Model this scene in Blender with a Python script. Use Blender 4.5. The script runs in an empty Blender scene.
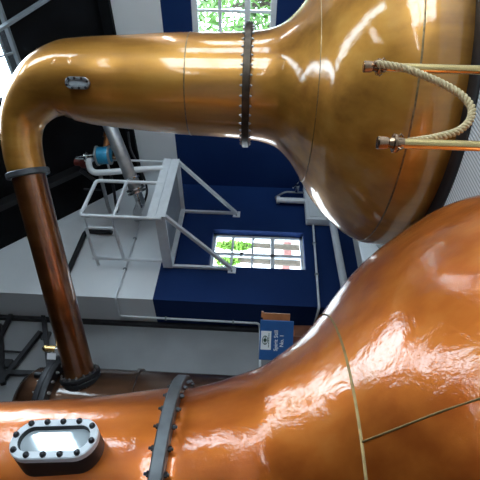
import bpy, bmesh, math, random
from mathutils import Vector, Matrix
random.seed(7)
C = bpy.context.scene.collection
PI = math.pi
V = Vector

# ------------------------------------------------------------------ camera
EYE = V((0, 0, 1.36))
FPX = 437.0
YAW, PITCH, ROLL = math.radians(45), math.radians(1.7), 0.042
F0 = V((math.sin(YAW), math.cos(YAW), 0)); RT = V((math.cos(YAW), -math.sin(YAW), 0)); UP = V((0, 0, 1))
FW = F0 * math.cos(PITCH) + UP * math.sin(PITCH)
DN = F0 * math.sin(PITCH) - UP * math.cos(PITCH)
XC = (DN + RT * ROLL).normalized(); YC = (RT - DN * ROLL).normalized()

def ray(x, y): return FW + XC * ((x - 240) / FPX) - YC * ((y - 240) / FPX)
def at(x, y, d): return EYE + ray(x, y) * d
def onX(x, y, X): r = ray(x, y); return EYE + r * (X / r.x)
def onY(x, y, Y): r = ray(x, y); return EYE + r * (Y / r.y)

cam = bpy.data.cameras.new('camera'); cam.sensor_width = 36; cam.lens = FPX / 480 * 36
cam.clip_start = 0.05
co = bpy.data.objects.new('camera', cam); C.objects.link(co)
M = Matrix((XC, YC, -FW)).transposed().to_4x4(); M.translation = EYE
co.matrix_world = M
bpy.context.scene.camera = co

# ------------------------------------------------------------------ materials
def nt(name):
    m = bpy.data.materials.new(name); m.use_nodes = True
    t = m.node_tree; b = t.nodes['Principled BSDF']
    return m, t, b
def lk(t, a, b): t.links.new(a, b)
def math_node(t, op, a, b=None):
    n = t.nodes.new('ShaderNodeMath'); n.operation = op
    for i, v in enumerate((a, b)):
        if v is None: continue
        if isinstance(v, (int, float)): n.inputs[i].default_value = v
        else: lk(t, v, n.inputs[i])
    return n.outputs[0]
def noise(t, scale, detail=3, rough=.5, mapping=None, dist=0.0):
    tc = t.nodes.new('ShaderNodeTexCoord'); src = tc.outputs['Object']
    if mapping:
        mp = t.nodes.new('ShaderNodeMapping'); mp.inputs['Scale'].default_value = mapping
        lk(t, src, mp.inputs['Vector']); src = mp.outputs['Vector']
    n = t.nodes.new('ShaderNodeTexNoise'); n.inputs['Scale'].default_value = scale
    n.inputs['Detail'].default_value = detail; n.inputs['Roughness'].default_value = rough
    n.inputs['Distortion'].default_value = dist
    lk(t, src, n.inputs['Vector']); return n.outputs['Fac']
def ramp(t, fac, stops):
    r = t.nodes.new('ShaderNodeValToRGB'); e = r.color_ramp.elements
    while len(e) < len(stops): e.new(0.5)
    for el, (p, c) in zip(e, stops): el.position = p; el.color = (*c, 1)
    lk(t, fac, r.inputs['Fac']); return r.outputs['Color']
def bump(t, b, h, strength, dist=.01):
    n = t.nodes.new('ShaderNodeBump'); n.inputs['Strength'].default_value = strength
    n.inputs['Distance'].default_value = dist; lk(t, h, n.inputs['Height']); lk(t, n.outputs['Normal'], b.inputs['Normal'])

def plain(name, col, rough=.5, metal=0.0, var=.12, scale=6, bmp=0.0):
    m, t, b = nt(name)
    f = noise(t, scale, 4)
    lo = tuple(max(0, c * (1 - var)) for c in col); hi = tuple(min(1, c * (1 + var)) for c in col)
    lk(t, ramp(t, f, [(.3, lo), (.7, hi)]), b.inputs['Base Color'])
    b.inputs['Roughness'].default_value = rough; b.inputs['Metallic'].default_value = metal
    if bmp: bump(t, b, f, bmp, .004)
    return m

def copper(name, c0, c1, c2, r0, r1, dent=.25, metal=1.0, cdent=.12):
    m, t, b = nt(name)
    f1 = noise(t, 1.6, 3, .5, (1, 1, .55), .3)
    f2 = noise(t, 7, 3, .5, (1.2, 1.2, .14))
    f3 = noise(t, 26, 4, .6)
    a = math_node(t, 'MULTIPLY', f1, .5); bb = math_node(t, 'MULTIPLY', f2, .38); c = math_node(t, 'MULTIPLY', f3, .06)
    s = math_node(t, 'ADD', math_node(t, 'ADD', a, bb), c)
    lk(t, ramp(t, s, [(.34, c0), (.5, c1), (.66, c2)]), b.inputs['Base Color'])
    b.inputs['Metallic'].default_value = metal
    rr = t.nodes.new('ShaderNodeMapRange'); rr.inputs['From Min'].default_value = .3; rr.inputs['From Max'].default_value = .7
    rr.inputs['To Min'].default_value = r0; rr.inputs['To Max'].default_value = r1
    lk(t, math_node(t, 'ADD', math_node(t, 'MULTIPLY', f2, .5), math_node(t, 'MULTIPLY', f1, .5)), rr.inputs['Value'])
    lk(t, rr.outputs['Result'], b.inputs['Roughness'])
    bump(t, b, noise(t, 3.0, 1.0, .4, (1, 1, .7)), dent, .02)
    cb = t.nodes.new('ShaderNodeBump'); cb.inputs['Strength'].default_value = cdent; cb.inputs['Distance'].default_value = .012
    lk(t, noise(t, 11, 5, .6, (1, 1, .7), .4), cb.inputs['Height']); lk(t, cb.outputs['Normal'], b.inputs['Coat Normal']); b.inputs['Coat IOR'].default_value = 1.85
    b.inputs['Coat Weight'].default_value = .9; b.inputs['Coat Roughness'].default_value = .06
    return m

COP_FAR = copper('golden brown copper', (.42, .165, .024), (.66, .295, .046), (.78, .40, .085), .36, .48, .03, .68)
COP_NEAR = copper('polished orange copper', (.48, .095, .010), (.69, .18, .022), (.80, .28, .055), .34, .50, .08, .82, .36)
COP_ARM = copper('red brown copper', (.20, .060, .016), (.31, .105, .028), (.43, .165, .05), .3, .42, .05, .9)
COP_DARK = copper('dark tarnished copper', (.06, .028, .016), (.12, .055, .03), (.20, .10, .055), .4, .55, .05)
WELD = plain('weld seam', (.30, .20, .10), .4, 1.0, .4, 30)
WELD_N = plain('greenish brazed seam', (.30, .20, .08), .5, .7, .3, 22)
BRONZE = plain('dark bronze', (.085, .060, .042), .45, .8, .3, 20)
FLANGE_GREY = plain('grey painted iron', (.105, .112, .118), .42, .35, .2, 18)
BOLT_DK = plain('dark bolt steel', (.06, .06, .065), .35, .8, .3, 40)
BOLT_LT = plain('bright bolt steel', (.42, .40, .38), .35, .9, .2, 40)
BLACK = plain('black painted steel', (.012, .012, .014), .5, 0, .3, 15)
IRON = plain('black iron', (.022, .022, .026), .45, .3, .3, 12)
STEEL = plain('galvanised steel', (.44, .45, .46), .36, .75, .15, 12)
CHROME = plain('bright stainless steel', (.66, .67, .69), .2, 1.0, .08, 10)
WHITE_METAL = plain('white painted steel', (.80, .83, .86), .45, .1, .06, 9)
WHITE = plain('white enamel', (.74, .78, .82), .4, 0, .05, 5)
ROOF = plain('black roof boards', (.006, .0065, .008), .9, 0, .4, 3)
ROOF.node_tree.nodes['Principled BSDF'].inputs['Specular IOR Level'].default_value = .15
WHITE_WALL = plain('white wall paint', (.68, .70, .72), .7, 0, .05, 1.5)
GREY_WALL = plain('grey concrete', (.27, .275, .285), .85, 0, .10, 2.2, .15)
BRASS = plain('polished brass', (.78, .56, .24), .16, 1.0, .08, 14)
BRASS_FIT = plain('brown brass', (.42, .27, .17), .22, 1.0, .15, 24)
BLUE_VALVE = plain('sky blue valve paint', (.03, .30, .52), .35, .1, .15, 20)
RED = plain('dull red paint', (.16, .025, .02), .5, 0, .2, 15)
SIGN_BLUE = plain('sign blue', (.018, .10, .30), .45, 0, .06, 8)
SIGN_WHITE = plain('sign white', (.82, .85, .86), .5, 0, .03, 8)
SIGN_GREEN = plain('emblem dark green', (.02, .06, .04), .5, 0, .1, 20)
WOOD = plain('orange varnished wood', (.40, .15, .055), .4, 0, .2, 5)
WOOD_DK = plain('red brown timber', (.16, .055, .025), .45, 0, .3, 4)
TAG = plain('white paper tag', (.8, .82, .84), .7)
FRAME = plain('white window paint', (.82, .85, .87), .45, 0, .05, 7)
FRAME_DK = plain('grey aluminium', (.32, .35, .38), .4, .4, .1, 7)
LEAF = plain('leaf green', (.16, .32, .06), .5, 0, .6, 2.5)
LEAF_LT = plain('bright lawn green', (.30, .50, .09), .6, 0, .4, 2.5)
BARK = plain('bark', (.10, .075, .055), .9, 0, .3, 9)
RENDER_W = plain('white house render', (.8, .81, .80), .8, 0, .04)
TILE = plain('red brown roof tile', (.20, .07, .06), .7, 0, .3, 9)
PAVING = plain('pale paving', (.62, .63, .62), .85, 0, .08, 3)

def rope_mat():
    m, t, b = nt('beige rope')
    f = noise(t, 90, 3)
    lk(t, ramp(t, f, [(.3, (.50, .36, .18)), (.7, (.80, .64, .38))]), b.inputs['Base Color'])
    b.inputs['Roughness'].default_value = .8
    return m
ROPE = rope_mat()

def wall_paint():
    m, t, b = nt('white and navy wall paint')
    g = t.nodes.new('ShaderNodeNewGeometry'); s = t.nodes.new('ShaderNodeSeparateXYZ'); lk(t, g.outputs['Position'], s.inputs[0])
    k = math_node(t, 'GREATER_THAN', s.outputs['Z'], 2.75)
    f = noise(t, 1.3, 4)
    wh = ramp(t, f, [(.3, (.76, .79, .82)), (.7, (.82, .84, .86))])
    bl = ramp(t, f, [(.3, (.004, .022, .105)), (.7, (.006, .030, .13))])
    mx = t.nodes.new('ShaderNodeMix'); mx.data_type = 'RGBA'; lk(t, k, mx.inputs['Factor'])
    lk(t, bl, mx.inputs['A']); lk(t, wh, mx.inputs['B']); lk(t, mx.outputs['Result'], b.inputs['Base Color'])
    b.inputs['Roughness'].default_value = .75; b.inputs['Specular IOR Level'].default_value = .2
    bump(t, b, noise(t, 40, 3), .15, .003)
    return m
PAINT = wall_paint()

def decking():
    m, t, b = nt('ribbed white metal decking')
    tc = t.nodes.new('ShaderNodeTexCoord')
    w = t.nodes.new('ShaderNodeTexWave'); w.wave_type = 'BANDS'; w.bands_direction = 'Y'
    w.inputs['Scale'].default_value = 14; lk(t, tc.outputs['Object'], w.inputs['Vector'])
    lk(t, ramp(t, w.outputs['Fac'], [(.15, (.50, .52, .55)), (.5, (.86, .88, .90))]), b.inputs['Base Color'])
    b.inputs['Roughness'].default_value = .5; b.inputs['Metallic'].default_value = .15
    bump(t, b, w.outputs['Fac'], .5, .006)
    return m
DECK = decking()

def glass_mat(name, tint=(1, 1, 1), refl=.07):
    m, t, b = nt(name)
    t.nodes.remove(b)
    out = t.nodes['Material Output']
    tr = t.nodes.new('ShaderNodeBsdfTransparent'); tr.inputs[0].default_value = (*tint, 1)
    gl = t.nodes.new('ShaderNodeBsdfGlossy'); gl.inputs['Roughness'].default_value = .02
    lw = t.nodes.new('ShaderNodeLayerWeight'); lw.inputs['Blend'].default_value = refl
    mx = t.nodes.new('ShaderNodeMixShader')
    lk(t, lw.outputs['Fresnel'], mx.inputs[0]); lk(t, tr.outputs[0], mx.inputs[1]); lk(t, gl.outputs[0], mx.inputs[2])
    lk(t, mx.outputs[0], out.inputs['Surface'])
    return m
GLASS = glass_mat('window glass', (.96, .98, .98))
def sight_glass_mat():
    m, t, b = nt('sight glass')
    b.inputs['Base Color'].default_value = (.80, .88, .92, 1); b.inputs['Roughness'].default_value = .05
    b.inputs['Metallic'].default_value = .5
    return m
SIGHT = sight_glass_mat()

# ------------------------------------------------------------------ mesh helpers
class MB:
    def __init__(s): s.bm = bmesh.new()
    def box(s, lo, hi):
        lo, hi = V(lo), V(hi); c = (lo + hi) / 2; d = hi - lo
        bmesh.ops.create_cube(s.bm, size=1, matrix=Matrix.Translation(c) @ Matrix.Diagonal((d.x, d.y, d.z, 1)))
        return s
    def bar(s, p, q, w, h, side=None):
        p, q = V(p), V(q); d = q - p; L = d.length; z = d.normalized()
        ref = V(side) if side else (UP if abs(z.z) < .95 else V((1, 0, 0)))
        x = ref.cross(z).normalized(); y = z.cross(x)
        m = Matrix((x, y, z)).transposed().to_4x4(); m.translation = (p + q) / 2
        bmesh.ops.create_cube(s.bm, size=1, matrix=m @ Matrix.Diagonal((w, h, L, 1))); return s
    def sweep(s, pts, rad, n=24, cap=True):
        pts = [V(p) for p in pts]
        if not hasattr(rad, '__len__'): rad = [rad] * len(pts)
        N = len(pts); T = []
        for i in range(N):
            a = pts[max(i - 1, 0)]; b = pts[min(i + 1, N - 1)]; T.append((b - a).normalized())
        u = T[0].orthogonal().normalized(); rings = []
        for i in range(N):
            u = (u - T[i] * u.dot(T[i])).normalized(); v = T[i].cross(u)
            rings.append([s.bm.verts.new(pts[i] + (u * math.cos(2 * PI * k / n) + v * math.sin(2 * PI * k / n)) * rad[i]) for k in range(n)])
        for i in range(N - 1):
            for k in range(n):
                s.bm.faces.new((rings[i][k], rings[i][(k + 1) % n], rings[i + 1][(k + 1) % n], rings[i + 1][k]))
        if cap:
            s.bm.faces.new(rings[0][::-1]); s.bm.faces.new(rings[-1])
        return s
    def cyl(s, p, q, r, n=20, r2=None): return s.sweep([p, q], [r, r if r2 is None else r2], n)
    def lathe(s, prof, c=(0, 0, 0), n=96, closed=False):
        c = V(c); rings = []
        for r, z in prof:
            rings.append([s.bm.verts.new(c + V((r * math.cos(2 * PI * k / n), r * math.sin(2 * PI * k / n), z))) for k in range(n)])
        m = len(rings)
        for i in range(m if closed else m - 1):
            a, b = rings[i], rings[(i + 1) % m]
            for k in range(n): s.bm.faces.new((a[k], a[(k + 1) % n], b[(k + 1) % n], b[k]))
        return s
    def tube_ring(s, c, axis, ri, ro, h, n=48):
        """flat washer-like ring of rectangular section round an axis"""
        axis = V(axis).normalized(); u = axis.orthogonal().normalized(); v = axis.cross(u); c = V(c); rings = []
        b = min(h, ro - ri) * .12
        for r, z in ((ri, -h / 2), (ro - b, -h / 2), (ro, -h / 2 + b), (ro, h / 2 - b), (ro - b, h / 2), (ri, h / 2)):
            rings.append([s.bm.verts.new(c + axis * z + (u * math.cos(2 * PI * k / n) + v * math.sin(2 * PI * k / n)) * r) for k in range(n)])
        for i in range(6):
            a, d = rings[i], rings[(i + 1) % 6]
            for k in range(n): s.bm.faces.new((a[k], a[(k + 1) % n], d[(k + 1) % n], d[k]))
        return s
    def ball(s, c, r, sc=(1, 1, 1), seg=16):
        bmesh.ops.create_uvsphere(s.bm, u_segments=seg, v_segments=seg // 2, radius=r, matrix=Matrix.Translation(V(c)) @ Matrix.Diagonal((*sc, 1))); return s
    def poly(s, outline, holes_depth=None): pass
    def build(s, name, mat, parent=None, smooth=False, label=None, bev=0, root=None):
        me = bpy.data.meshes.new(name)
        bmesh.ops.recalc_face_normals(s.bm, faces=s.bm.faces)
        off = V((0, 0, 0)); p = parent
        while p is not None: off += p.location; p = p.parent
        for v in s.bm.verts: v.co -= off
        s.bm.to_mesh(me); s.bm.free()
        me.materials.append(mat)
        if smooth:
            for f in me.polygons: f.use_smooth = True
            me.set_sharp_from_angle(angle=math.radians(38))
        o = bpy.data.objects.new(name, me); C.objects.link(o)
        if parent is not None: o.parent = parent
        if label: o['label'] = label
        if bev:
            md = o.modifiers.new('bevel', 'BEVEL'); md.width = bev; md.segments = 2; md.limit_method = 'ANGLE'
        return o

def thing(name, loc, label, cat, group=None):
    o = bpy.data.objects.new(name, None); o.empty_display_size = .1; C.objects.link(o); o.location = loc
    o['label'] = label; o['category'] = cat
    if group: o['group'] = group
    return o
def tag(o, label, cat, group=None, kind=None):
    o['label'] = label; o['category'] = cat
    if group: o['group'] = group
    if kind: o['kind'] = kind
    return o
def struct(o): o['kind'] = 'structure'; return o

def smooth_path(pts, n=8):
    pts = [V(p) for p in pts]; out = []
    P = [pts[0] * 2 - pts[1]] + pts + [pts[-1] * 2 - pts[-2]]
    for i in range(1, len(P) - 2):
        a, b, c, d = P[i - 1:i + 3]
        for k in range(n):
            t = k / n
            out.append(.5 * (2 * b + (c - a) * t + (2 * a - 5 * b + 4 * c - d) * t * t + (3 * b - a - 3 * c + d) * t ** 3))
    out.append(pts[-1]); return out
def smooth_vals(vals, n=8):
    return [v.x for v in smooth_path([V((v, 0, 0)) for v in vals], n)]
def fillet(pts, r, n=6):
    pts = [V(p) for p in pts]; out = [pts[0]]
    for a, b, c in zip(pts, pts[1:], pts[2:]):
        d1 = (a - b); d2 = (c - b); k = min(r, d1.length * .45, d2.length * .45)
        p = b + d1.normalized() * k; q = b + d2.normalized() * k
        for i in range(n + 1):
            t = i / n; out.append(p * (1 - t) ** 2 + b * 2 * t * (1 - t) + q * t * t)
    out.append(pts[-1]); return out

_mesh_cache = {}
def bolt_mesh(key, r, h, mat):
    """bolt through a flange along local Z: hexagon head above, nut and stub below"""
    if key in _mesh_cache: return _mesh_cache[key]
    mb = MB()
    mb.cyl((0, 0, h / 2 - .002), (0, 0, h / 2 + r * 1.1), r, 6); mb.cyl((0, 0, -h / 2 + .002), (0, 0, -h / 2 - r * 1.1), r, 6)
    mb.cyl((0, 0, -h / 2 - r), (0, 0, h / 2 + r), r * .6, 8)
    mb.cyl((0, 0, h / 2 + r * 1.0), (0, 0, h / 2 + r * 2.0), r * .55, 8); mb.cyl((0, 0, -h / 2 - r), (0, 0, -h / 2 - r * 1.7), r * .55, 8)
    me = bpy.data.meshes.new('bolt'); mb.bm.to_mesh(me); mb.bm.free(); me.materials.append(mat)
    _mesh_cache[key] = me; return me
def bolts(parent, c, axis, R, n, r, h, mat, key, phase=0.0):
    me = bolt_mesh(key, r, h, mat)
    axis = V(axis).normalized(); u = axis.orthogonal().normalized(); v = axis.cross(u)
    off = V((0, 0, 0)); p = parent
    while p is not None: off += p.location; p = p.parent
    first = None; rot = axis.to_track_quat('Z', 'Y')
    for k in range(n):
        a = 2 * PI * (k + phase) / n
        if first is None:
            first = bpy.data.objects.new('bolt', me); o = first
        else: o = first.copy()
        C.objects.link(o); o.parent = parent
        o.rotation_mode = 'QUATERNION'; o.rotation_quaternion = rot
        o.location = V(c) + (u * math.cos(a) + v * math.sin(a)) * R - off

# ------------------------------------------------------------------ room constants
XE, YN, XR, YB = 6.4, 5.0, 3.73, 5.62         # east wall, north wall, return of the bay, back of the bay
XW, YS = -2.6, -3.6
EAVE, SLOPE = 3.62, .93
XM = (XE + XW) / 2
def roof_z(x): return EAVE + (min(XE - x, x - XW)) * SLOPE
ZL = -.26
T = .25

# ------------------------------------------------------------------ room shell
mb = MB(); mb.box((XW, YS, -.12), (XE, 4.0, 0)); struct(mb.build('floor', DECK))
mb = MB(); mb.box((XW, 3.9, ZL - .12), (XE, YB, ZL)); mb.box((XW, 3.95, ZL), (XE, 4.0, -.119)); struct(mb.build('floor_lower', PAVING))

def gable_prism(mb, x0, x1, y0, y1, zb, lo=None):
    """wall slab along X between x0 and x1, from zb up to the roof line"""
    xs = sorted({x0, x1} | ({XM} if x0 < XM < x1 else set()))
    bm = mb.bm
    for a, b in zip(xs, xs[1:]):
        q = [(a, zb), (b, zb), (b, roof_z(b)), (a, roof_z(a))]
        f = [bm.verts.new((x, y0, z)) for x, z in q]; g = [bm.verts.new((x, y1, z)) for x, z in q]
        bm.faces.new(f); bm.faces.new(g[::-1])
        for i in range(4): bm.faces.new((f[i], g[i], g[(i + 1) % 4], f[(i + 1) % 4]))

# north wall with the small window
W1 = (4.42, 5.23, .54, 2.02)
mb = MB()
gable_prism(mb, XR, XR + .19, YN, YB + T, ZL); gable_prism(mb, XR + .19, W1[0], YN, YN + .19, ZL); gable_prism(mb, W1[1], XE + T, YN, YN + .19, ZL)
gable_prism(mb, W1[0], W1[1], YN, YN + .19, W1[3]); mb.box((W1[0], YN, ZL), (W1[1], YN + .19, W1[2]))
struct(mb.build('wall_north', PAINT))
mb = MB(); gable_prism(mb, XW - T, XR, YB, YB + T, ZL); struct(mb.build('wall_bay', GREY_WALL))
# east wall with its windows
W2 = (1.25, 2.42, 1.17, 2.34)
W4 = (-3.1, -1.2, .75, 2.6)
mb = MB()
mb.box((XE, W2[1], ZL), (XE + T, YN, EAVE - .05)); mb.box((XE, W2[0], W2[3]), (XE + T, W2[1], EAVE - .05)); mb.box((XE, W2[0], ZL), (XE + T, W2[1], W2[2]))
mb.box((XE, W4[1], ZL), (XE + T, W2[0], EAVE - .05)); mb.box((XE, W4[0], W4[3]), (XE + T, W4[1], EAVE - .05)); mb.box((XE, W4[0], ZL), (XE + T, W4[1], W4[2]))
mb.box((XE, YS, ZL), (XE + T, W4[0], EAVE - .05))
struct(mb.build('wall_east', PAINT))
mb = MB(); mb.box((XW - T, YS, ZL), (XW, YB, EAVE)); struct(mb.build('wall_west', GREY_WALL))
# south wall: wide glazed openings
SW = [(1.0, 3.4), (4.6, 6.0)]; SZ = (.5, 4.0)
mb = MB(); edges = [XW - T] + [e for w in SW for e in w] + [XE + T]
for a, b in zip(edges[::2], edges[1::2]): gable_prism(mb, a, b, YS - T, YS, ZL)
for a, b in SW:
    gable_prism(mb, a, b, YS - T, YS, SZ[1] if b < 6 else 3.35); mb.box((a, YS - T, ZL), (b, YS, SZ[0]))
struct(mb.build('wall_south', WHITE_WALL))

# roof with skylights
SK_E = [(4.28, 5.46, 1.3, 2.76), (4.12, 4.62, -3.3, 1.1)]       # x0,x1,y0,y1 on the east slope
SK_W = []
def slope_slab(mb, x0, x1, y0, y1, th=.12, dz=0):
    z0, z1 = roof_z(x0) + dz, roof_z(x1) + dz
    bm = mb.bm; q = [(x0, y0, z0), (x1, y0, z1), (x1, y1, z1), (x0, y1, z0)]
    a = [bm.verts.new(p) for p in q]; b = [bm.verts.new((p[0], p[1], p[2] + th)) for p in q]
    bm.faces.new(a); bm.faces.new(b[::-1])
    for i in range(4): bm.faces.new((a[i], b[i], b[(i + 1) % 4], a[(i + 1) % 4]))
def slope_with_holes(mb, x0, x1, y0, y1, holes):
    ys = sorted({y0, y1} | {h[2] for h in holes} | {h[3] for h in holes})
    for a, b in zip(ys, ys[1:]):
        hs = sorted((h[0], h[1]) for h in holes if h[2] <= a and h[3] >= b)
        x = x0
        for p, q in hs:
            slope_slab(mb, x, p, a, b); x = q
        slope_slab(mb, x, x1, a, b)
mb = MB(); slope_with_holes(mb, XM, XE + T, YS - T, YB + T, SK_E); slope_with_holes(mb, XW - T, XM, YS - T, YB + T, SK_W)
struct(mb.build('ceiling', ROOF))
for i, h in enumerate(SK_E + SK_W):
    x0, x1, y0, y1 = h
    mb = MB(); w = .05
    def P(x, y, dz=-.02): return V((x, y, roof_z(x) + dz))
    mb.bar(P(x0, y0), P(x0, y1), w, .05); mb.bar(P(x1, y0), P(x1, y1), w, .05)
    mb.bar(P(x0, y0), P(x1, y0), w, .05); mb.bar(P(x0, y1), P(x1, y1), w, .05)
    root = struct(mb.build('window_%d' % (5 + i), FRAME_DK))
    mb = MB(); d = .13 if x0 >= XM else -.13
    e = x1 - .08 if x0 >= XM else x0 + .08
    mb.bar(P(e, y0 + .03, .0), P(e, y1 - .03, .0), .022, .03)
    for k in range(1, 3 if y0 > 0 else 8):
        y = y1 - (.5 if y0 > 0 else .55) * k; mb.bar(P(x0, y), P(x1, y), .02, .03)
    mb.build('glazing_bar', FRAME_DK, root)
    mb = MB(); slope_slab(mb, x0, x1, y0, y1, .008, .02); mb.build('pane', GLASS, root)

def window(n, pts, us, vs, mat, glass_in, bar_w=.03, frame_w=.06, thick=()):
    """pts(u,v,d) maps window coordinates (d = depth into the wall); us/vs are the glazing bar positions incl. edges"""
    u0, u1, v0, v1 = us[0], us[-1], vs[0], vs[-1]
    mb = MB(); h = frame_w / 2
    for a, b in (((u0 + h, v0), (u0 + h, v1)), ((u1 - h, v0), (u1 - h, v1)), ((u0, v0 + h), (u1, v0 + h)), ((u0, v1 - h), (u1, v1 - h))):
        mb.bar(pts(*a, glass_in), pts(*b, glass_in), frame_w, frame_w)
    root = struct(mb.build('window_%d' % n, mat))
    mb = MB()
    for i, u in enumerate(us[1:-1]):
        w = bar_w * (2.0 if ('u', i) in thick else 1); mb.bar(pts(u, v0 + h, glass_in), pts(u, v1 - h, glass_in), w, w * .9 + .01)
    for i, v in enumerate(vs[1:-1]):
        w = bar_w * (2.0 if ('v', i) in thick else 1); mb.bar(pts(u0 + h, v, glass_in), pts(u1 - h, v, glass_in), w, w * .9 + .012)
    mb.build('glazing_bar', mat, root)
    mb = MB(); a = pts(u0, v0, glass_in - .004); b = pts(u1, v1, glass_in + .004)
    mb.box((min(a.x, b.x), min(a.y, b.y), min(a.z, b.z)), (max(a.x, b.x), max(a.y, b.y), max(a.z, b.z))); mb.build('pane', GLASS, root)
    return root
w1 = window(1, lambda u, v, d: V((u, YN + d, v)), [W1[0], 4.80, W1[1]], [W1[2], 1.035, 1.36, 1.69, W1[3]], FRAME, .15, .026, .05, {('u', 0), ('v', 0)})
mb = MB(); mb.box((W1[0], YN + .09, W1[2]), (W1[1], YN + .15, W1[2] + .008)); mb.build('sill', FRAME, w1)
mb = MB(); mb.box((4.77, YN + .10, 1.52), (4.82, YN + .14, 1.56)); mb.cyl((4.795, YN + .10, 1.54), (4.795, YN + .07, 1.50), .012, 8); mb.build('catch', IRON, w1)
window(2, lambda u, v, d: V((XE + d, u, v)), [W2[0], 1.64, 2.03, W2[1]], [W2[2], 1.57, 1.95, W2[3]], FRAME, .10, .035, .08, {('v', 0)})
window(4, lambda u, v, d: V((XE + d, u, v)), [W4[0], -2.5, -1.8, W4[1]], [W4[2], 1.4, 2.0, W4[3]], FRAME, .12, .05, .08)
for i, (a, b) in enumerate(SW):
    top = SZ[1] if b < 6 else 3.35
    window(9 + i, lambda u, v, d: V((u, YS - d, v)), [a, a + (b - a) / 3, a + (b - a) * 2 / 3, b], [SZ[0], 1.6, 2.7, top], FRAME, .12, .06, .09)

# rafters, wall plate, trims
mb = MB(); mb.box((XE - .09, YS, EAVE - .19), (XE - .001, YN, EAVE - .04)); struct(mb.build('trim_1', ROOF))
for k, y in enumerate((.75, 3.05, 4.2)):
    mb = MB(); mb.bar((XE - .12, y, roof_z(XE - .12) - .10), (XM, y, roof_z(XM) - .10), .09, .18); struct(mb.build('trim_%d' % (2 + k), BLACK))
mb = MB(); mb.bar((XR - .03, YB - .03, ZL), (XR - .03, YB - .03, 6.2), .07, .06); struct(mb.build('trim_6', IRON))

# ------------------------------------------------------------------ pot stills
def pot_still(loc, label, cop, seam_mat, flange_z, fl_r, fl_mat, bolt_mat, neck_pts, neck_rad, pot_prof, seams, fl_h, nb):
    root = thing('copper_pot_still', loc, label, 'pot still')
    x, y = loc[0], loc[1]
    zs = [p[1] for p in pot_prof]; rs = [p[0] for p in pot_prof]
    pr = smooth_path([V((r, z, 0)) for r, z in pot_prof], 6)
    mb = MB(); mb.lathe([(p.x, p.y) for p in pr], (x, y, 0), 128); mb.build('pot', cop, root, True)
    n = MB(); n.sweep(neck_pts, neck_rad, 72, cap=False)
    nk = n.build('neck', cop, root, True)
    mb = MB(); mb.lathe([(fl_r - .13, -fl_h / 2), (fl_r - .006, -fl_h / 2), (fl_r, -fl_h / 2 + .006), (fl_r, fl_h / 2 - .006), (fl_r - .006, fl_h / 2), (fl_r - .13, fl_h / 2)], (x, y, flange_z), 96)
    fl = mb.build('flange', fl_mat, root, True)
    bolts(fl, (x, y, flange_z), UP, fl_r - .032, nb, .0115, fl_h, bolt_mat, 'bolt' + label)
    for (r, z, w) in seams:
        mb = MB(); mb.lathe([(r + math.cos(a) * w * .16, z + math.sin(a) * w * .5) for a in [2 * PI * k / 10 for k in range(10)]], (x, y, 0), 128, True)
        mb.build('weld_seam', seam_mat, root, True, 'dull brazed seam')
    mb = MB(); mb.lathe([(1.435, .0), (1.435, .02), (1.575, .02), (1.588, .012), (1.588, .0)], (x, y, 0), 128, True)
    mb.build('base_ring', BLACK, root, True, 'black ring round the foot')
    return root
def interp_r(prof, z):
    pr = sorted(prof, key=lambda p: p[1])
    for (r0, z0), (r1, z1) in zip(pr, pr[1:]):
        if z0 <= z <= z1: return r0 + (r1 - r0) * (z - z0) / (z1 - z0)

# far still
FX, FY = 4.055, 1.951
far_prof = [(1.445, .0), (1.465, .06), (1.476, .15), (1.47, .25), (1.44, .35), (1.385, .45), (1.30, .56), (1.19, .68), (1.05, .80), (.89, .90), (.735, 1.0), (.63, 1.09), (.562, 1.18), (.525, 1.28), (.505, 1.38), (.50, 1.45)]
fz = 1.475
axis = lambda z: V((FX, FY, z))
k = lambda px, d: px * d / FPX
bend = [(100, 82.3, 4.25, 42.2), (84, 81.3, 4.25, 40.3), (68, 81, 4.25, 37.6), (50, 86, 4.26, 32.5), (35, 98, 4.28, 26.5), (24.5, 115, 4.31, 21.5), (21.5, 134, 4.335, 19.2), (23.8, 156, 4.37, 18.4), (28, 173, 4.40, 18.0)]
pts = [axis(1.50), axis(1.8), axis(2.2), axis(2.6)]; rad = [.492, .480, .466, .438]
for x, y, d, r in bend: pts.append(at(x, y, d)); rad.append(k(r, d))
P0 = pts[-1]; P1 = at(81, 378, 4.66)
far = pot_still((FX, FY, 0), 'golden brown copper pot still whose long neck bends over to the wall', COP_FAR, WELD, fz, .575, BRONZE, BOLT_LT,
                smooth_path(pts, 8), smooth_vals(rad, 8), far_prof,
                [(interp_r(far_prof, .33) + .001, .33, .018), (interp_r(far_prof, .90) + .001, .90, .010), (.4735, 2.02, .012), (.418, 2.79, .012)], .065, 40)
# lyne arm: collar, straight arm, end flange, sample cock
ad = (P1 - P0).normalized()
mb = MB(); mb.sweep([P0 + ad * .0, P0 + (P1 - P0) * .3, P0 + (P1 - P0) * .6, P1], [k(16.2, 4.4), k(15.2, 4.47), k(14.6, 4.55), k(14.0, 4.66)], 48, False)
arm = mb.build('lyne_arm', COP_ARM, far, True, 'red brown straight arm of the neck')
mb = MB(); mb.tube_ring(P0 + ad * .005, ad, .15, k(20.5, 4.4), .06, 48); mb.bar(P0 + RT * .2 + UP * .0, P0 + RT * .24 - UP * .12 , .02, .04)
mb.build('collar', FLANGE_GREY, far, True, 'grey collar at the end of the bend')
mb = MB(); mb.tube_ring(P1 - ad * .035, ad, .13, k(19.5, 4.66), .05, 48); mb.tube_ring(P1 + ad * .022, ad, .13, k(19.5, 4.66), .05, 48)
fl = mb.build('arm_flange', BLACK, far, True, 'black bolted flange')
bolts(fl, P1 - ad * .006, ad, k(17.2, 4.66), 16, .014, .11, BOLT_LT, 'armbolt')
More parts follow.
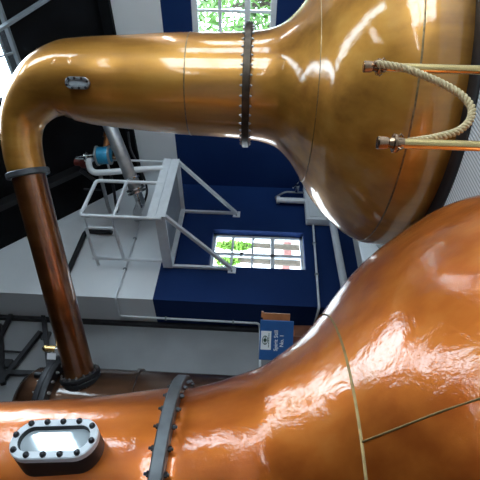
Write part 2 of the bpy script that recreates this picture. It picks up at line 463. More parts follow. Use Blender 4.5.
# seam ring near the bend
for q, rr in ((at(131, 84, 4.25), None),):
    pass
cp = P0 + (P1 - P0) * .855; side = (EYE - cp).normalized(); outv = (UP * .95 + side * .3).normalized()
cp2 = cp + outv * .085
mb = MB(); mb.cyl(cp2, cp2 + outv * .10, .011, 10); mb.cyl(cp2 + outv * .03, cp2 + outv * .05, .022, 12); ck = mb.build('sample_cock', CHROME, far, True)
mb = MB(); mb.cyl(cp2 + outv * .10, cp2 + outv * .19, .034, 14); mb.ball(cp2 + outv * .19, .036); mb.build('knob', BRASS, ck, True, 'yellow brass knob')
mb = MB(); tg = cp2 + outv * .12 - RT * .075 - FW * .03
mb.bar(tg + RT * .035, tg - RT * .03, .09, .004, FW); mb.cyl(cp2 + outv * .12, tg + RT * .02, .003, 6); mb.build('tag', TAG, ck, False, 'white tag')

def sight_port(parent, c, n, up, L, W, depth, face_w, frame_mat, face_mat, glass_mat_, nb, br, label, recess=.012):
    """stadium shaped port: body wall, face ring, pane and bolts; n points out of the metal"""
    n = V(n).normalized(); up = V(up); up = (up - n * up.dot(n)).normalized(); t = up.cross(n)
    def stadium(l, w, N=14):
        r = w / 2; s = l / 2 - r; o = []
        for i in range(N + 1): a = PI * i / N; o.append((r * math.cos(a), s + r * math.sin(a)))
        for i in range(N + 1): a = PI + PI * i / N; o.append((r * math.cos(a), -s + r * math.sin(a)))
        return o
    def W_(p, d): return V(c) + t * p[0] + up * p[1] + n * d
    def loft(name, layers, mat, cap_last=False, cap_first=False, par=None, lab=None):
        mb = MB(); R_ = [[mb.bm.verts.new(W_(p, d)) for p in stadium(l, w)] for l, w, d in layers]
        for a, b in zip(R_, R_[1:]):
            N = len(a)
            for i in range(N): mb.bm.faces.new((a[i], a[(i + 1) % N], b[(i + 1) % N], b[i]))
        if cap_last: mb.bm.faces.new(R_[-1])
        if cap_first: mb.bm.faces.new(R_[0][::-1])
        return mb.build(name, mat, par, True, lab)
    g = face_w
    body = loft('sight_port', [(L, W, -depth), (L, W, 0), (L - .006, W - .006, .0)], frame_mat, True, False, parent, label)
    h = L * .085
    ring = loft('port_frame', [(L, W, .001), (L, W, h - .004), (L - .008, W - .008, h), (L - 2 * g, W - 2 * g, h), (L - 2 * g - .002, W - 2 * g - .002, h - .002)], face_mat, False, False, body, 'pale steel rim')
    loft('gasket', [(L - 2 * g - .002, W - 2 * g - .002, h - .002), (L - 2 * g - .008, W - 2 * g - .008, .002)], BLACK, False, False, body, 'black gasket inside the rim')
    loft('pane', [(L - 2 * g - .008, W - 2 * g - .008, .002), (L - 2 * g - .008, W - 2 * g - .008, .006)], glass_mat_, True, True, body, 'glass pane')
    # bolts round the rim
    rim = stadium(L - g, W - g, 40); per = [0]
    for a, b in zip(rim, rim[1:] + rim[:1]): per.append(per[-1] + math.hypot(b[0] - a[0], b[1] - a[1]))
    me = bpy.data.meshes.new('bolt'); mb = MB(); mb.lathe([(br, -.004), (br, br * .8), (br * .85, br * 1.2), (br * .5, br * 1.5), (.0005, br * 1.6)], (0, 0, 0), 14); mb.bm.to_mesh(me); mb.bm.free(); me.materials.append(BOLT_DK)
    off = V((0, 0, 0)); p = body
    while p is not None: off += p.location; p = p.parent
    first = None
    for q in range(nb):
        s = per[-1] * (q + .35) / nb; i = max(j for j in range(len(rim)) if per[j] <= s); a, b = rim[i], rim[(i + 1) % len(rim)]
        f = (s - per[i]) / max(1e-6, per[i + 1] - per[i]); pt = (a[0] + (b[0] - a[0]) * f, a[1] + (b[1] - a[1]) * f)
        o = bpy.data.objects.new('bolt', me) if first is None else first.copy(); first = first or o
        C.objects.link(o); o.parent = body; o.rotation_mode = 'QUATERNION'; o.rotation_quaternion = n.to_track_quat('Z', 'Y'); o.location = W_(pt, h - .002) - off
    return body

# small port on the far neck
c0 = at(78.5, 83, 3.87); tocam = (EYE - c0); tocam.z = 0; tocam.normalize()
sight_port(far, c0 + tocam * .02, tocam, UP, .215, .105, .03, .024, BRONZE, STEEL, SIGHT, 8, .011, 'small steel sight port on the neck')

# near still
NX, NY = .5725, 2.3307
near_prof = [(1.45, .0), (1.49, .07), (1.51, .18), (1.505, .30), (1.465, .41), (1.40, .51), (1.325, .61), (1.235, .72), (1.13, .82), (1.01, .91), (.885, 1.0), (.785, 1.09), (.70, 1.19), (.63, 1.29), (.582, 1.41), (.545, 1.51), (.515, 1.61), (.508, 1.67)]
nz = 1.685
arm_dir = (-RT)
pts = [V((NX, NY, z)) for z in (1.70, 1.8, 2.0, 2.2, 2.6, 3.0, 3.3)]; rad = [.507, .497, .462, .432, .395, .365, .335]
top = V((NX, NY, 3.3))
for s, u, r in ((.12, .30, .29), (.34, .50, .24), (.62, .58, .20), (1.0, .55, .185), (2.2, .37, .18), (4.1, .1, .175)): pts.append(top + arm_dir * s + UP * u); rad.append(r)
near = pot_still((NX, NY, 0), 'big shiny orange copper pot still with a grey bolted flange and oval window', COP_NEAR, WELD_N, nz, .570, FLANGE_GREY, BOLT_DK,
                 smooth_path(pts, 8), smooth_vals(rad, 8), near_prof, [], .055, 36)
# brazed seams on the near pot: one round the shoulder, one running down from it
def pot_r(prof, z): return interp_r(prof, z)
def pot_hit(x, y, c, prof):
    r = ray(x, y); best = None
    for i in range(400, 4000):
        p = EYE + r * (i * .001)
        if 0 < p.z < 1.69:
            q = interp_r(prof, p.z)
            if q and math.hypot(p.x - c[0], p.y - c[1]) <= q: return p
    return None
mb = MB(); zz = pot_hit(362, 440, (NX, NY), near_prof).z; rr = interp_r(near_prof, zz)
mb.lathe([(rr + math.cos(a) * .002, zz + math.sin(a) * .008) for a in [2 * PI * q / 10 for q in range(10)]], (NX, NY, 0), 128, True)
mb.build('weld_seam', WELD_N, near, True, 'greenish brazed seam')
p0 = pot_hit(368, 440, (NX, NY), near_prof); ang = math.atan2(p0.y - NY, p0.x - NX); path = []
for i in range(30):
    z = zz - i * (zz - .03) / 29; r_ = interp_r(near_prof, z) + .001; path.append(V((NX + r_ * math.cos(ang + .002 * i), NY + r_ * math.sin(ang + .002 * i), z)))
mb = MB(); mb.sweep(path, .0035, 8); mb.build('weld_seam', WELD_N, near, True, 'greenish brazed seam')

# oval sight window on the near neck
def neck_hit(x, y, R):
    r = ray(x, y); h = V((r.x, r.y)); e = V((-NX, -NY)); a = h.dot(h); b = 2 * h.dot(e); c = e.dot(e) - R * R
    return EYE + r * ((-b - math.sqrt(b * b - 4 * a * c)) / (2 * a))
c0 = neck_hit(62, 452, .455); nn = V((c0.x - NX, c0.y - NY, 0)).normalized(); nn = (nn + RT * .12 + UP * .10).normalized()
sight_port(near, c0 + nn * .075, nn, UP - RT * .06, .35, .165, .13, .030, IRON, WHITE_METAL, SIGHT, 12, .0115, 'oval window in a pale bolted frame')

# ------------------------------------------------------------------ condenser beside the lyne arm
cc = (F0 * math.cos(math.radians(-22.3)) + RT * math.sin(math.radians(-22.3))) * 5.12
CX, CY = cc.x, cc.y
con = thing('condenser', (CX, CY, ZL), 'dark tarnished copper condenser column with a black bolted top flange', 'condenser')
mb = MB(); zt = 3.41
mb.lathe([(.001, ZL), (.455, ZL), (.455, zt)], (CX, CY, 0), 72); mb.build('shell', COP_DARK, con, True)
mb = MB(); mb.lathe([(.42, zt - .06), (.58, zt - .06), (.585, zt - .05), (.585, zt - .004), (.57, zt), (.585, zt + .004), (.585, zt + .05), (.58, zt + .06), (.001, zt + .06)], (CX, CY, 0), 72)
fl = mb.build('top_flange', IRON, con, True); bolts(fl, (CX, CY, zt), UP, .53, 28, .017, .12, BOLT_LT, 'conbolt')
mb = MB(); mb.lathe([(.44, zt + .06), (.44, zt + .25), (.36, zt + .36), (.2, zt + .42), (.001, zt + .44)], (CX, CY, 0), 72); mb.build('dome', COP_DARK, con, True)
mb = MB(); mb.cyl(V((CX, CY, 0)) + V((P1.x - CX, P1.y - CY, P1.z + .0)) * 1.0 + ad * .04, V((CX, CY, P1.z - .05)), .15, 32); mb.build('nozzle', COP_DARK, con, True)
for sgn in (1, -1):
    mb = MB(); a = V((CX, CY, zt + .06)) + (RT * .45 - FW * .25 * sgn); mb.cyl(a, a + UP * .10, .035, 12); mb.build('lifting_lug', IRON, con, True)
for zz_ in (2.55, 1.2, .2):
    mb = MB(); mb.tube_ring((CX, CY, zz_), UP, .45, .475, .05, 64); mb.build('band', COP_DARK, con, True)

# ------------------------------------------------------------------ wall platform with guard rail
PX0, PX1, PY0, PY1, PZ0, PZ1 = 4.31, 5.66, 3.93, 4.97, 2.555, 2.80
pl = thing('wall_platform', ((PX0 + PX1) / 2, YN, PZ0), 'white steel access platform on triangular brackets above the small window', 'platform')
mb = MB(); mb.box((PX0, PY0, PZ0), (PX1, PY0 + .03, (PZ0 + PZ1) / 2 - .007)); mb.box((PX0, PY0, (PZ0 + PZ1) / 2 + .007), (PX1, PY0 + .03, PZ1)); mb.box((PX0, PY0 + .018, PZ0 + .02), (PX1, PY0 + .03, PZ1 - .02))
mb.build('fascia', WHITE_METAL, pl)
mb = MB(); mb.box((PX0 + .03, PY0 + .03, PZ0 + .06), (PX1 - .03, PY1, PZ0 + .09)); mb.build('deck', FRAME_DK, pl)
mb = MB(); mb.box((PX0, PY0 + .03, PZ0), (PX0 + .04, PY1, PZ0 + .14)); mb.box((PX1 - .04, PY0 + .03, PZ0), (PX1, PY1, PZ0 + .14)); mb.box((PX0 + .04, PY1 - .05, PZ0 - .01), (PX1 - .04, PY1, PZ0 + .14))
mb.build('side_beam', WHITE_METAL, pl)
for X in (PX0 + .045, PX1 - .045):
    s = .042
    mb = MB(); mb.bar((X, YN - .03, PZ0 + .02), (X, YN - .03, 1.66), s, s)
    mb.bar((X, PY0 + .03, PZ0 + .01), (X, YN - .04, 1.67), s * 1.15, s * 1.15)
    br = mb.build('bracket', WHITE_METAL, pl)
    mb = MB(); mb.box((X - .07, YN - .012, 1.60), (X + .07, YN, 1.72)); mb.build('foot_plate', WHITE_METAL, br)
    mb = MB(); mb.cyl((X + .04, YN - .012, 1.66), (X + .04, YN - .03, 1.66), .014, 6); mb.cyl((X - .04, YN - .012, 1.66), (X - .04, YN - .03, 1.66), .014, 6); mb.build('bolt', STEEL, br, True)
RZ, MZ = 3.70, 3.25; r_ = .026; Y_ = PY0 + .02
mb = MB(); mb.sweep(fillet([(5.06, Y_, PZ1 - .1), (5.06, Y_, RZ), (PX0 - .02, Y_, RZ), (PX0 - .02, Y_, PZ1 - .2)], .06), r_, 12); mb.build('guard_rail', WHITE_METAL, pl, True)
mb = MB(); mb.cyl((5.06, Y_, MZ), (PX0 - .02, Y_, MZ), r_ * .9, 12); mb.build('mid_rail', WHITE_METAL, pl, True)
XL = PX0 + .03
mb = MB(); mb.sweep(fillet([(XL, 4.22, 3.70), (XL, 4.82, 3.72), (XL, 4.84, 3.28), (XL, 4.22, 3.30), (XL, 4.22, 3.70)], .06), r_ * .9, 12); mb.build('side_rail', WHITE_METAL, pl, True)
mb = MB(); mb.cyl((XL, 4.845, PZ0 + .1), (XL, 4.845, 3.75), r_, 12); mb.cyl((XL, 4.845, 3.70), (XL, 5.0, 3.70), r_, 12); mb.build('guard_post', WHITE_METAL, pl, True)
for zz_ in (3.30, 3.68):
    mb = MB(); mb.cyl((XL, PY0 + .03, zz_), (XL, 4.22, zz_), .012, 10); mb.build('rail_link', WHITE_METAL, pl, True)
mb = MB(); mb.cyl((5.60, Y_, PZ1 - .1), (5.60, Y_, 3.70), .017, 12); mb.cyl((5.60, Y_, 3.69), (5.60, 4.98, 3.69), .017, 12); mb.build('guard_post', WHITE_METAL, pl, True)

# ------------------------------------------------------------------ pipework with blue valve beyond the far neck
dm = 6.75
ma = at(107.5, 120, dm - .35); mbp = at(137, 192, dm - .1)
mf = thing('steel_pipework', at(120, 195, dm + .2), 'steel pipes with a blue valve beside the platform rail', 'pipework')
mb = MB(); mb.sweep([at(103, 109, dm - .35), ma, mbp], k(6.7, dm - .3), 24); big = mb.build('pipe', STEEL, mf, True, 'thick slanting steel pipe')
dd = (mbp - ma).normalized()
mb = MB(); mb.tube_ring(mbp - dd * .05, dd, .06, .145, .035, 24); mb.tube_ring(mbp, dd, .06, .145, .035, 24); mb.tube_ring(mbp - dd * .22, dd, .06, .12, .03, 24); mb.bar(mbp - dd * .02 + RT * .09, mbp + dd * .22 + RT * .10, .03, .02); mb.bar(mbp - dd * .02 - RT * .09, mbp + dd * .2 - RT * .05, .03, .02)
mb.build('pipe_flange', CHROME, mf, True)
mb = MB(); mb.sweep(fillet([mbp, at(141, 203, dm + .0), at(137, 212, dm + .3), onY(138, 219, YN)], .1), .07, 18); mb.build('pipe', CHROME, mf, True, 'elbow into the wall')
mb = MB(); mb.sweep(smooth_path([at(128, 132, dm + .2), at(131, 150, dm + .15), at(141, 170, dm + .2), at(147, 190, dm + .25), at(143, 206, dm + .3)], 6), .018, 10); mb.build('hose', IRON, mf, True)
va, vb = at(95, 156, dm - .1), at(112, 155, dm - .1); vd = (vb - va).normalized()
mb = MB(); mb.sweep([va, va + vd * .02, va + vd * .05, va + vd * .13, va + vd * .21, vb - vd * .02, vb], [.09, .125, .135, .13, .135, .12, .08], 24); vv = mb.build('valve_body', BLUE_VALVE, mf, True, 'blue valve body')
mb = MB(); mb.tube_ring(va + vd * .04, vd, .12, .15, .03, 28); mb.tube_ring(vb - vd * .03, vd, .11, .145, .03, 28); mb.build('valve_rim', STEEL, vv, True)
mb = MB(); mb.sweep([at(76, 157.5, dm - .1), at(84, 157, dm - .1), va], [.03, .045, .05], 14); mb.tube_ring(at(86, 157, dm - .1), vd, .02, .08, .04, 20); mb.build('valve_stem', CHROME, mf, True)
mb = MB(); mb.cyl(vb, at(128, 158, dm), .06, 16); mb.tube_ring(at(122, 156.5, dm), vd, .05, .085, .04, 20); mb.build('pipe', BRASS_FIT, mf, True, 'brown branch pipe')
mb = MB(); mb.cyl(at(108, 136, dm - .05), at(106, 150, dm - .05), .055, 16); mb.cyl(at(109, 133, dm - .05), at(108, 138, dm - .05), .08, 16); mb.build('pipe', COP_ARM, mf, True, 'copper pipe stub')
mb = MB(); mb.sweep(fillet([at(99, 156, dm), at(88, 160, dm - .1), at(91, 173, dm - .2), at(112, 172, dm - .2), at(138, 169.5, dm - .15), at(163, 168.5, dm - .1)], .22, 8), .047, 18); mb.build('pipe', WHITE_METAL, mf, True, 'pale pipe bent in a loop')
mb = MB(); mb.sweep([at(100, 174, dm - .15), at(104, 190, dm), at(108, 206, dm + .1), onY(110, 212, YN)], .028, 12); mb.build('hose', STEEL, mf, True, 'grey hose')
mb = MB(); mb.sweep([at(111, 176, dm - .15), at(114, 190, dm), at(116, 205, dm + .1), onY(117, 212, YN)], .022, 12); mb.build('hose', IRON, mf, True, 'dark hose')
mb = MB(); mb.cyl(at(75, 162, dm + .1), at(89, 163.5, dm + .1), .055, 14); mb.ball(at(84, 163, dm + .1), .085); mb.build('actuator', RED, mf, True, 'dull red fitting')
mb = MB(); mb.cyl(at(80, 170, dm), at(98, 183, dm + .2), .03, 10); mb.cyl(at(84, 189, dm + .2), at(104, 190, dm + .1), .016, 8); mb.build('pipe', IRON, mf, True, 'dark thin pipe')

# ------------------------------------------------------------------ conduits and pipes on the walls
def pipe_thing(name, pts, r, mat, label, cat, clips=(), rad=.05):
    mb = MB(); mb.sweep(fillet(pts, rad), r, 10); o = tag(mb.build(name, mat, None, True), label, cat)
    if clips:
        for c, a in clips:
            m2 = MB(); m2.tube_ring(c, a, r * .8, r * 1.7, .025, 14); m2.build('pipe_clip', FRAME_DK, o, True)
    return o
q = .03
pipe_thing('conduit', [(5.3, YN - q, 3.26), (XR - q, YN - q, 3.27), (XR - q, 5.40, 3.30), (XR - q, 5.42, 1.22), (XR - q - .02, YB - q - .04, 1.20), (2.7, YB - q - .04, 1.18)], .017, WHITE_METAL,
           'thin grey conduit running down the wall corner to the blue sign', 'conduit', [((4.9, YN - q, 3.261), (1, 0, 0)), ((4.25, YN - q, 3.266), (1, 0, 0)), ((XR - q, 5.407, 2.6), UP), ((XR - q, 5.416, 1.6), UP)])
a, b, c = onY(69, 270, YN - .05), onY(83, 231, YN - .05), onY(112, 232, YN - .05)
pipe_thing('dark_wall_pipe', [a + V((-.2, 0, 0)), V((a.x, a.y, a.z)), V((b.x, a.y, a.z)), V((b.x, a.y, c.z))], .04, IRON, 'dark pipe bent across the upper white wall', 'pipe', (), .08)
pipe_thing('thin_white_pipe', [(5.38, YN - .04, .37), (XR - .04, YN - .04, .40), (XR - .04, YB - .05, .42)], .017, WHITE_METAL, 'thin pale pipe along the blue wall below the small window', 'pipe', [((4.95, YN - .04, .38), (1, 0, 0)), ((4.3, YN - .04, .39), (1, 0, 0))])
pipe_thing('grey_drain_pipe', [(5.42, YN - .08, .05), (XR - .08, YN - .08, .0), (XR - .08, YB - .08, -.05)], .058, WHITE, 'fat pale grey drain pipe low on the blue wall', 'pipe', (), .12)

# white cabinet in the corner and the pipe rising from it
cab = thing('wall_cabinet', (5.88, YN, ZL), 'white metal cabinet in the corner behind the golden brown still', 'cabinet')
mb = MB(); mb.box((5.40, 4.84, ZL), (6.36, 4.985, .49)); mb.build('body', WHITE, cab, False, None, .012)
mb = MB(); mb.box((5.45, 4.825, ZL + .1), (6.31, 4.84, .44)); dr = mb.build('door', WHITE, cab, False, None, .006)
mb = MB(); mb.cyl((5.52, 4.825, .2), (5.52, 4.80, .2), .02, 12); mb.build('handle', IRON, dr, True)
ps = thing('standing_pipe', (5.93, 4.90, .49), 'white pipe with a bent rod rising from the corner cabinet', 'pipe')
mb = MB(); mb.cyl((5.93, 4.90, .49), (5.93, 4.90, .96), .05, 20); mb.tube_ring((5.93, 4.90, .95), UP, .03, .066, .06, 20); mb.build('pipe', WHITE_METAL, ps, True)
mb = MB(); mb.sweep(fillet([(5.93, 4.90, .97), (6.0, 4.90, 1.0), (6.16, 4.90, .82), (6.16, 4.90, .49)], .05), .018, 10); mb.build('bent_rod', STEEL, ps, True)
mb = MB(); mb.cyl((6.16, 4.88, .62), (6.16, 4.74, .62), .035, 12); mb.bar((6.08, 4.74, .70), (6.26, 4.74, .60), .03, .02); mb.build('valve_handle', CHROME, ps, True)

# ------------------------------------------------------------------ sign in front of a timber frame
n_s = -F0; sd = 4.85
s0 = at(273, 340, sd)
def sp(u, v, d=0): return V((s0.x, s0.y, s0.z)) + RT * u + UP * v - F0 * d
sg = thing('name_sign', (s0.x, s0.y, ZL), 'blue sign reading Spirit Still No. 1 on an orange wooden board', 'sign')
def sbox(mb, u0, u1, v0, v1, d0, d1):
    bm = mb.bm; vs = [bm.verts.new(sp(u, v, d)) for d in (d0, d1) for (u, v) in ((u0, v0), (u1, v0), (u1, v1), (u0, v1))]
    bm.faces.new(vs[:4][::-1]); bm.faces.new(vs[4:])
    for i in range(4): bm.faces.new((vs[i], vs[(i + 1) % 4], vs[4 + (i + 1) % 4], vs[4 + i]))
pxm = sd / FPX
u0, u1 = -20 * pxm, 20 * pxm; v1, v0 = 13.5 * pxm, -20 * pxm
mb = MB(); sbox(mb, u0, u1, v0, v1, 0, .02); board = mb.build('board', SIGN_BLUE, sg, False, None, .008)
mb = MB(); sbox(mb, -10 * pxm, 26.5 * pxm, -16 * pxm, 11 * pxm, -.035, -.002); mb.build('backing_board', WOOD, sg)
mb = MB(); sbox(mb, 22 * pxm, 28 * pxm, 10.5 * pxm, 12.6 * pxm, -.03, .0); mb.build('board_end', WOOD, sg)
mb = MB(); sbox(mb, -.04, .04, ZL - s0.z, -10 * pxm, -.10, -.037); mb.build('post', WOOD_DK, sg)
mb = MB(); sbox(mb, -9.5 * pxm, 9 * pxm, 2.0 * pxm, 12.2 * pxm, .02, .024); lg = mb.build('emblem_panel', SIGN_WHITE, board, False, 'white panel with a dark green emblem')
mb = MB(); bm = mb.bm
def disc(cx, cy, rx, ry, d, n=24):
    vs = [bm.verts.new(sp(cx + rx * math.cos(2 * PI * i / n), cy + ry * math.sin(2 * PI * i / n), d)) for i in range(n)]
    bm.faces.new(vs)
def ring2(cx, cy, rx, ry, w, d, n=24):
    a = [bm.verts.new(sp(cx + rx * math.cos(2 * PI * i / n), cy + ry * math.sin(2 * PI * i / n), d)) for i in range(n)]
    b = [bm.verts.new(sp(cx + (rx - w) * math.cos(2 * PI * i / n), cy + (ry - w) * math.sin(2 * PI * i / n), d)) for i in range(n)]
    for i in range(n): bm.faces.new((a[i], a[(i + 1) % n], b[(i + 1) % n], b[i]))
ring2(0, 8.0 * pxm, 4.6 * pxm, 2.9 * pxm, .7 * pxm, .0255); disc(0, 8.0 * pxm, 1.9 * pxm, 1.7 * pxm, .0255)
for du in (-3.0, 3.0):
    vs = [bm.verts.new(sp(du * pxm + a * pxm, 8.0 * pxm + b_ * pxm, .0255)) for a, b_ in ((-1.1, 0), (0, .7), (1.1, 0), (0, -.7))]; bm.faces.new(vs)
for i in range(9):
    a = -7 + i * 1.6; vs = [bm.verts.new(sp((a + p_) * pxm, (3.9 + q_) * pxm, .0255)) for p_, q_ in ((0, 0), (1.1, 0), (1.1, .9), (0, .9))]; bm.faces.new(vs)
mb.build('emblem', SIGN_GREEN, board)
def text(s, u, v, size):
    cu = bpy.data.curves.new('lettering', 'FONT'); cu.body = s; cu.align_x = 'CENTER'; cu.align_y = 'CENTER'; cu.size = size; cu.extrude = .0015; cu.offset = size * .012
    o = bpy.data.objects.new('lettering', cu); C.objects.link(o)
    bpy.context.view_layer.update()
    me = bpy.data.meshes.new_from_object(o.evaluated_get(bpy.context.evaluated_depsgraph_get())); C.objects.unlink(o); bpy.data.objects.remove(o)
    m4 = Matrix((RT, UP, -F0)).transposed().to_4x4(); m4.translation = sp(u, v, .0225)
    me.transform(m4)
    off = V((s0.x, s0.y, ZL)); me.transform(Matrix.Translation(-off)); me.materials.clear(); me.materials.append(SIGN_WHITE)
    n = bpy.data.objects.new('lettering', me); C.objects.link(n); n.parent = board; return n
text('Spirit Still', 0, -2.9 * pxm, 5.4 * pxm); text('No. 1', 0, -8.6 * pxm, 5.4 * pxm)

# timber tank behind the sign
tk = thing('timber_tank', (3.1, 4.62, ZL), 'red brown timber tank with an orange rim behind the blue sign', 'tank')
tc_ = (F0 * math.cos(math.radians(-14.7)) + RT * math.sin(math.radians(-14.7))) * 5.9
tx, ty = tc_.x, tc_.y
tk.location = (tx, ty, ZL)
mb = MB(); mb.lathe([(.001, ZL), (.41, ZL), (.43, .2), (.41, .81), (.37, .81), (.37, .7), (.001, .7)], (tx, ty, 0), 56); mb.build('tub', WOOD_DK, tk, True)
mb = MB(); mb.tube_ring((tx, ty, .815), UP, .36, .43, .05, 56); mb.build('rim', WOOD, tk, True)
for z in (.0, .45):
    mb = MB(); mb.tube_ring((tx, ty, z), UP, .41, .44, .045, 56); mb.build('hoop', IRON, tk, True)

# ------------------------------------------------------------------ black steel frame high on the bay wall
bf = thing('steel_bracket_frame', (2.9, YB, 4.2), 'black welded steel frame with slanting braces on the grey wall', 'frame')
Yf = YB - .07
G = lambda x, y: onY(x, y, Yf)
for nm, p, q_, w in (('brace', (17, 303), (-14, 366), .05), ('arm', (43.5, 316), (49, 366), .06), ('brace', (40.5, 332), (2, 381), .065), ('post', (-30, 371.5), (60, 374), .06), ('arm', (0, 325), (3, 384), .07)):
    mb = MB(); mb.bar(G(*p), G(*q_), w, .06); mb.build(nm, IRON, bf)
mb = MB(); mb.bar(G(3, 351), G(24, 352.5), .012, .03); mb.build('tie', IRON, bf)
for p in ((6, 362), (45, 334)):
    pt = G(*p); mb = MB(); mb.box((pt.x - .06, Yf + .02, pt.z - .06), (pt.x + .06, YB, pt.z + .06)); mb.build('fixing_plate', IRON, bf)

# pale tie rod under the roof beside the skylight
mb = MB(); a = V((4.95, 2.14, roof_z(4.95) - .02)); b = V((6.34, 1.50, EAVE - .12)); mb.bar(a, b, .04, .045)
tag(mb.build('roof_strut', FRAME_DK), 'grey steel strut crossing the black roof beside the skylight', 'strut')

# ------------------------------------------------------------------ rope barrier
def rope_post(p, label):
    root = thing('rope_post', (p.x, p.y, 0), label, 'barrier post', 'brass posts of the rope barrier')
    z = p.z; x, y = p.x, p.y
    mb = MB(); mb.lathe([(.001, .0), (.085, .0), (.085, .012), (.075, .022), (.04, .035), (.03, .06), (.022, .065)], (x, y, 0), 40); mb.build('base', BRASS, root, True)
    mb = MB(); mb.cyl((x, y, .05), (x, y, z - .09), .0205, 24); mb.build('pole', BRASS, root, True)
    mb = MB(); mb.lathe([(.0205, z - .105), (.024, z - .10), (.024, z - .06), (.021, z - .055), (.019, z - .045), (.024, z - .04), (.026, z - .02), (.026, z - .004), (.022, z), (.001, z + .001)], (x, y, 0), 28); mb.build('cap', BRASS_FIT, root, True, 'brown brass cap')
    mb = MB(); mb.tube_ring((x, y, z - .068), UP, .022, .037, .012, 28)
    for a_ in (0, PI / 2, PI, 1.5 * PI): mb.sweep([V((x + math.cos(a_) * .03, y + math.sin(a_) * .03, z - .075)), V((x + math.cos(a_) * .042, y + math.sin(a_) * .042, z - .085)), V((x + math.cos(a_) * .03, y + math.sin(a_) * .03, z - .095))], .004, 8)
    mb.build('ring_collar', BRASS_FIT, root, True, 'brown brass rope collar')
    return root
pa = at(361, 66.5, 2.02); pb = at(377, 142.5, 1.75)
H = .885
pa.z = H; pb.z = H - .005
rope_post(pa, 'brass barrier post farther from the big orange still, where the rope starts')
rope_post(pb, 'brass barrier post closer to the big orange still, rope hanging behind it')
ra = at(376.5, 63.8, 1.985); rb = at(392, 144, 1.80)
rp = [ra, at(389, 65.3, 1.98), at(405, 68.5, 1.97), at(425, 76, 1.95), at(445, 85, 1.93), at(460, 94, 1.91), at(469.5, 104, 1.89), at(472, 113, 1.87), at(468, 123, 1.85), at(457, 131.5, 1.83), at(440, 136.5, 1.82), at(425, 139.5, 1.81), at(408, 142, 1.80), rb]
rpath = smooth_path(rp, 24)
ro = thing('barrier_rope', tuple(ra), 'twisted beige rope hanging in a loop between the brass posts', 'rope')
# twisted strands
T_ = []; 
for i in range(len(rpath)): T_.append((rpath[min(i + 1, len(rpath) - 1)] - rpath[max(i - 1, 0)]).normalized())
u = T_[0].orthogonal().normalized(); fr = []
for i in range(len(rpath)):
    u = (u - T_[i] * u.dot(T_[i])).normalized(); fr.append((u.copy(), T_[i].cross(u)))
L = 0; acc = [0]
for a, b in zip(rpath, rpath[1:]): L += (b - a).length; acc.append(L)
for s in range(3):
    line = []
    for p, (uu, vv_), l in zip(rpath, fr, acc):
        a_ = 2 * PI * (l / .058 + s / 3); line.append(p + (uu * math.cos(a_) + vv_ * math.sin(a_)) * .0102)
    mb = MB(); mb.sweep(line, .0072, 10); mb.build('strand', ROPE, ro, True)
mb = MB(); e = (rpath[8] - rpath[0]).normalized(); mb.cyl(ra - e * .012, ra + e * .05, .013, 14); mb.build('end_hook', BRASS_FIT, ro, True, 'brass end fitting')
mb = MB(); e = (rpath[-9] - rpath[-1]).normalized(); mb.cyl(rb - e * .012, rb + e * .05, .013, 14); mb.build('end_hook', BRASS_FIT, ro, True, 'brass end fitting')

# ------------------------------------------------------------------ tube lamps
def lamp_mat():
    m, t, b = nt('lamp tube'); b.inputs['Base Color'].default_value = (.9, .9, .9, 1)
    b.inputs['Emission Color'].default_value = (1, .98, .95, 1); b.inputs['Emission Strength'].default_value = 22; return m
TUBE = lamp_mat()
def tube_lamp(p, q, back, label):
    p, q, back = V(p), V(q), V(back)
    root = thing('tube_lamp', tuple((p + q) / 2 + back * .06), label, 'lamp')
    mb = MB(); mb.bar(p + back * .04, q + back * .04, .07, .04, back); mb.build('housing', WHITE, root)
    mb = MB(); mb.cyl(p + (q - p) * .02, q - (q - p) * .02, .019, 14); mb.build('tube', TUBE, root, True)
tube_lamp((XE - .06, -1.0, 2.92), (XE - .06, .5, 2.86), (1, 0, 0), 'tube lamp on the blue and white wall beyond the tall window')
tube_lamp((-.75, YS + .064, 3.36), (.95, YS + .064, 3.68), (0, -1, 0), 'tube lamp high on the white end wall')
tube_lamp((3.75, -2.2, roof_z(3.75) - .09), (2.4, -2.6, roof_z(2.4) - .09), (.68, 0, .73), 'tube lamp fixed under the black roof slope')

# ------------------------------------------------------------------ outside
mb = MB(); mb.box((-40, -40, -.75), (60, 60, -.55)); struct(mb.build('ground', PAVING))
def tree(x, y, z0, h, r, n, mat, label, seed, sq=1.0, leaf=.09, grp=None):
    rnd = random.Random(seed)
    root = thing('tree', (x, y, -.55), label, 'tree', grp)
    mb = MB(); mb.sweep([(x, y, -.6), (x + .05, y, z0), (x, y + .05, z0 + h * .5)], [.09, .07, .03], 10)
    for i in range(7):
        a = rnd.uniform(0, 2 * PI); mb.sweep([(x, y, z0 + h * .1 * (i % 4)), (x + math.cos(a) * r * .7, y + math.sin(a) * r * .7, z0 + h * (.2 + .1 * i))], [.035, .012], 6)
    mb.build('trunk', BARK, root, True)
    mb = MB(); bm = mb.bm
    for i in range(n):
        while True:
            p = V((rnd.uniform(-1, 1), rnd.uniform(-1, 1), rnd.uniform(-1, 1)))
            if p.length < 1 and p.length > .25: break
        c = V((x + p.x * r, y + p.y * r, z0 + h / 2 + p.z * h / 2))
        a = V((rnd.gauss(0, 1), rnd.gauss(0, 1), rnd.gauss(0, 1))).normalized(); b = a.orthogonal().normalized(); nrm = a.cross(b)
        l = leaf * rnd.uniform(.6, 1.3); w = l * .45
        vs = [bm.verts.new(c + q) for q in (a * -l, b * w + nrm * l * .2, a * l, b * -w + nrm * l * .2)]
        bm.faces.new((vs[0], vs[1], vs[2])); bm.faces.new((vs[0], vs[2], vs[3]))
    mb.build('foliage', mat, root)
    return root
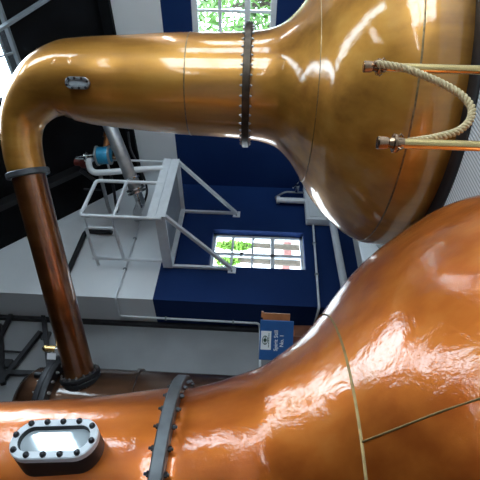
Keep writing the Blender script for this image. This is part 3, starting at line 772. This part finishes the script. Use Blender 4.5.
tree(9.3, 2.75, .2, 3.6, 1.5, 1500, LEAF, 'leafy green tree outside the window above the long copper neck', 3, leaf=.13)
def slim(x, ya, yb_, xa, xb, Y, label, seed, mat, n=500):
    a = onY(xb, (ya + yb_) / 2, Y); b = onY(xa, (ya + yb_) / 2, Y); r = abs(onY(x, ya, Y).x - onY(x, yb_, Y).x) / 2
    tree(a.x, Y, a.z, b.z - a.z, r, n, mat, label, seed, leaf=.07)
slim(230, 243, 250, 214, 254, 8.0, 'slim bright green shrub seen through the upper panes of the small window', 5, LEAF_LT, 700)
slim(225, 257, 266, 214, 240, 8.2, 'pale green bush outside the corner pane of the small window', 6, LEAF_LT, 500)
hp = onY(288, 247, 9.5)
hs = thing('shed', (hp.x, 10.0, -.55), 'low outbuilding with a red brown roof outside the small window', 'building')
mb = MB(); mb.box((hp.x - .25, 9.6, -.55), (hp.x + .35, 10.6, hp.z - .1)); mb.build('wall', RENDER_W, hs)
mb = MB(); mb.box((hp.x - .30, 9.5, hp.z - .1), (hp.x + .4, 10.7, hp.z + .12)); mb.build('roof', TILE, hs)

# ------------------------------------------------------------------ light
w = bpy.data.worlds.new('sky'); bpy.context.scene.world = w; w.use_nodes = True
t = w.node_tree; bg = t.nodes['Background']
bg.inputs['Color'].default_value = (.74, .88, 1.0, 1); bg.inputs['Strength'].default_value = 7.0

def portal(c, n, sx, sy, up=UP):
    l = bpy.data.lights.new('daylight', 'AREA'); l.shape = 'RECTANGLE'; l.size = sx; l.size_y = sy; l.cycles.is_portal = True
    o = bpy.data.objects.new('daylight', l); C.objects.link(o)
    z = -V(n).normalized(); y = V(up); y = (y - z * y.dot(z)).normalized(); x = y.cross(z)
    m = Matrix((x, y, z)).transposed().to_4x4(); m.translation = V(c); o.matrix_world = m
for a, b in SW:
    top = SZ[1] if b < 6 else 3.35
    portal(((a + b) / 2, YS - .2, (SZ[0] + top) / 2), (0, 1, 0), b - a, top - SZ[0])
for (y0, y1, z0, z1) in (W2, W4): portal((XE + .2, (y0 + y1) / 2, (z0 + z1) / 2), (-1, 0, 0), y1 - y0, z1 - z0)
portal(((W1[0] + W1[1]) / 2, YN + .3, (W1[2] + W1[3]) / 2), (0, -1, 0), W1[1] - W1[0], W1[3] - W1[2])
for lst, sgn in ((SK_E, 1), (SK_W, -1)):
    for x0, x1, y0, y1 in lst:
        n = V((-SLOPE * sgn, 0, -1)); xm = (x0 + x1) / 2
        portal((xm, (y0 + y1) / 2, roof_z(xm) + .10), n, y1 - y0, (x1 - x0) * math.sqrt(1 + SLOPE ** 2), V((-1, 0, SLOPE * sgn)) if sgn > 0 else V((1, 0, SLOPE)))

sc = bpy.context.scene
sc.view_settings.view_transform = 'Standard'; sc.view_settings.look = 'None'; sc.view_settings.gamma = 1
sc.view_settings.use_curve_mapping = False; sc.view_settings.exposure = 0.5
sc.cycles.max_bounces = 10; sc.cycles.diffuse_bounces = 5; sc.cycles.glossy_bounces = 5; sc.cycles.transparent_max_bounces = 12
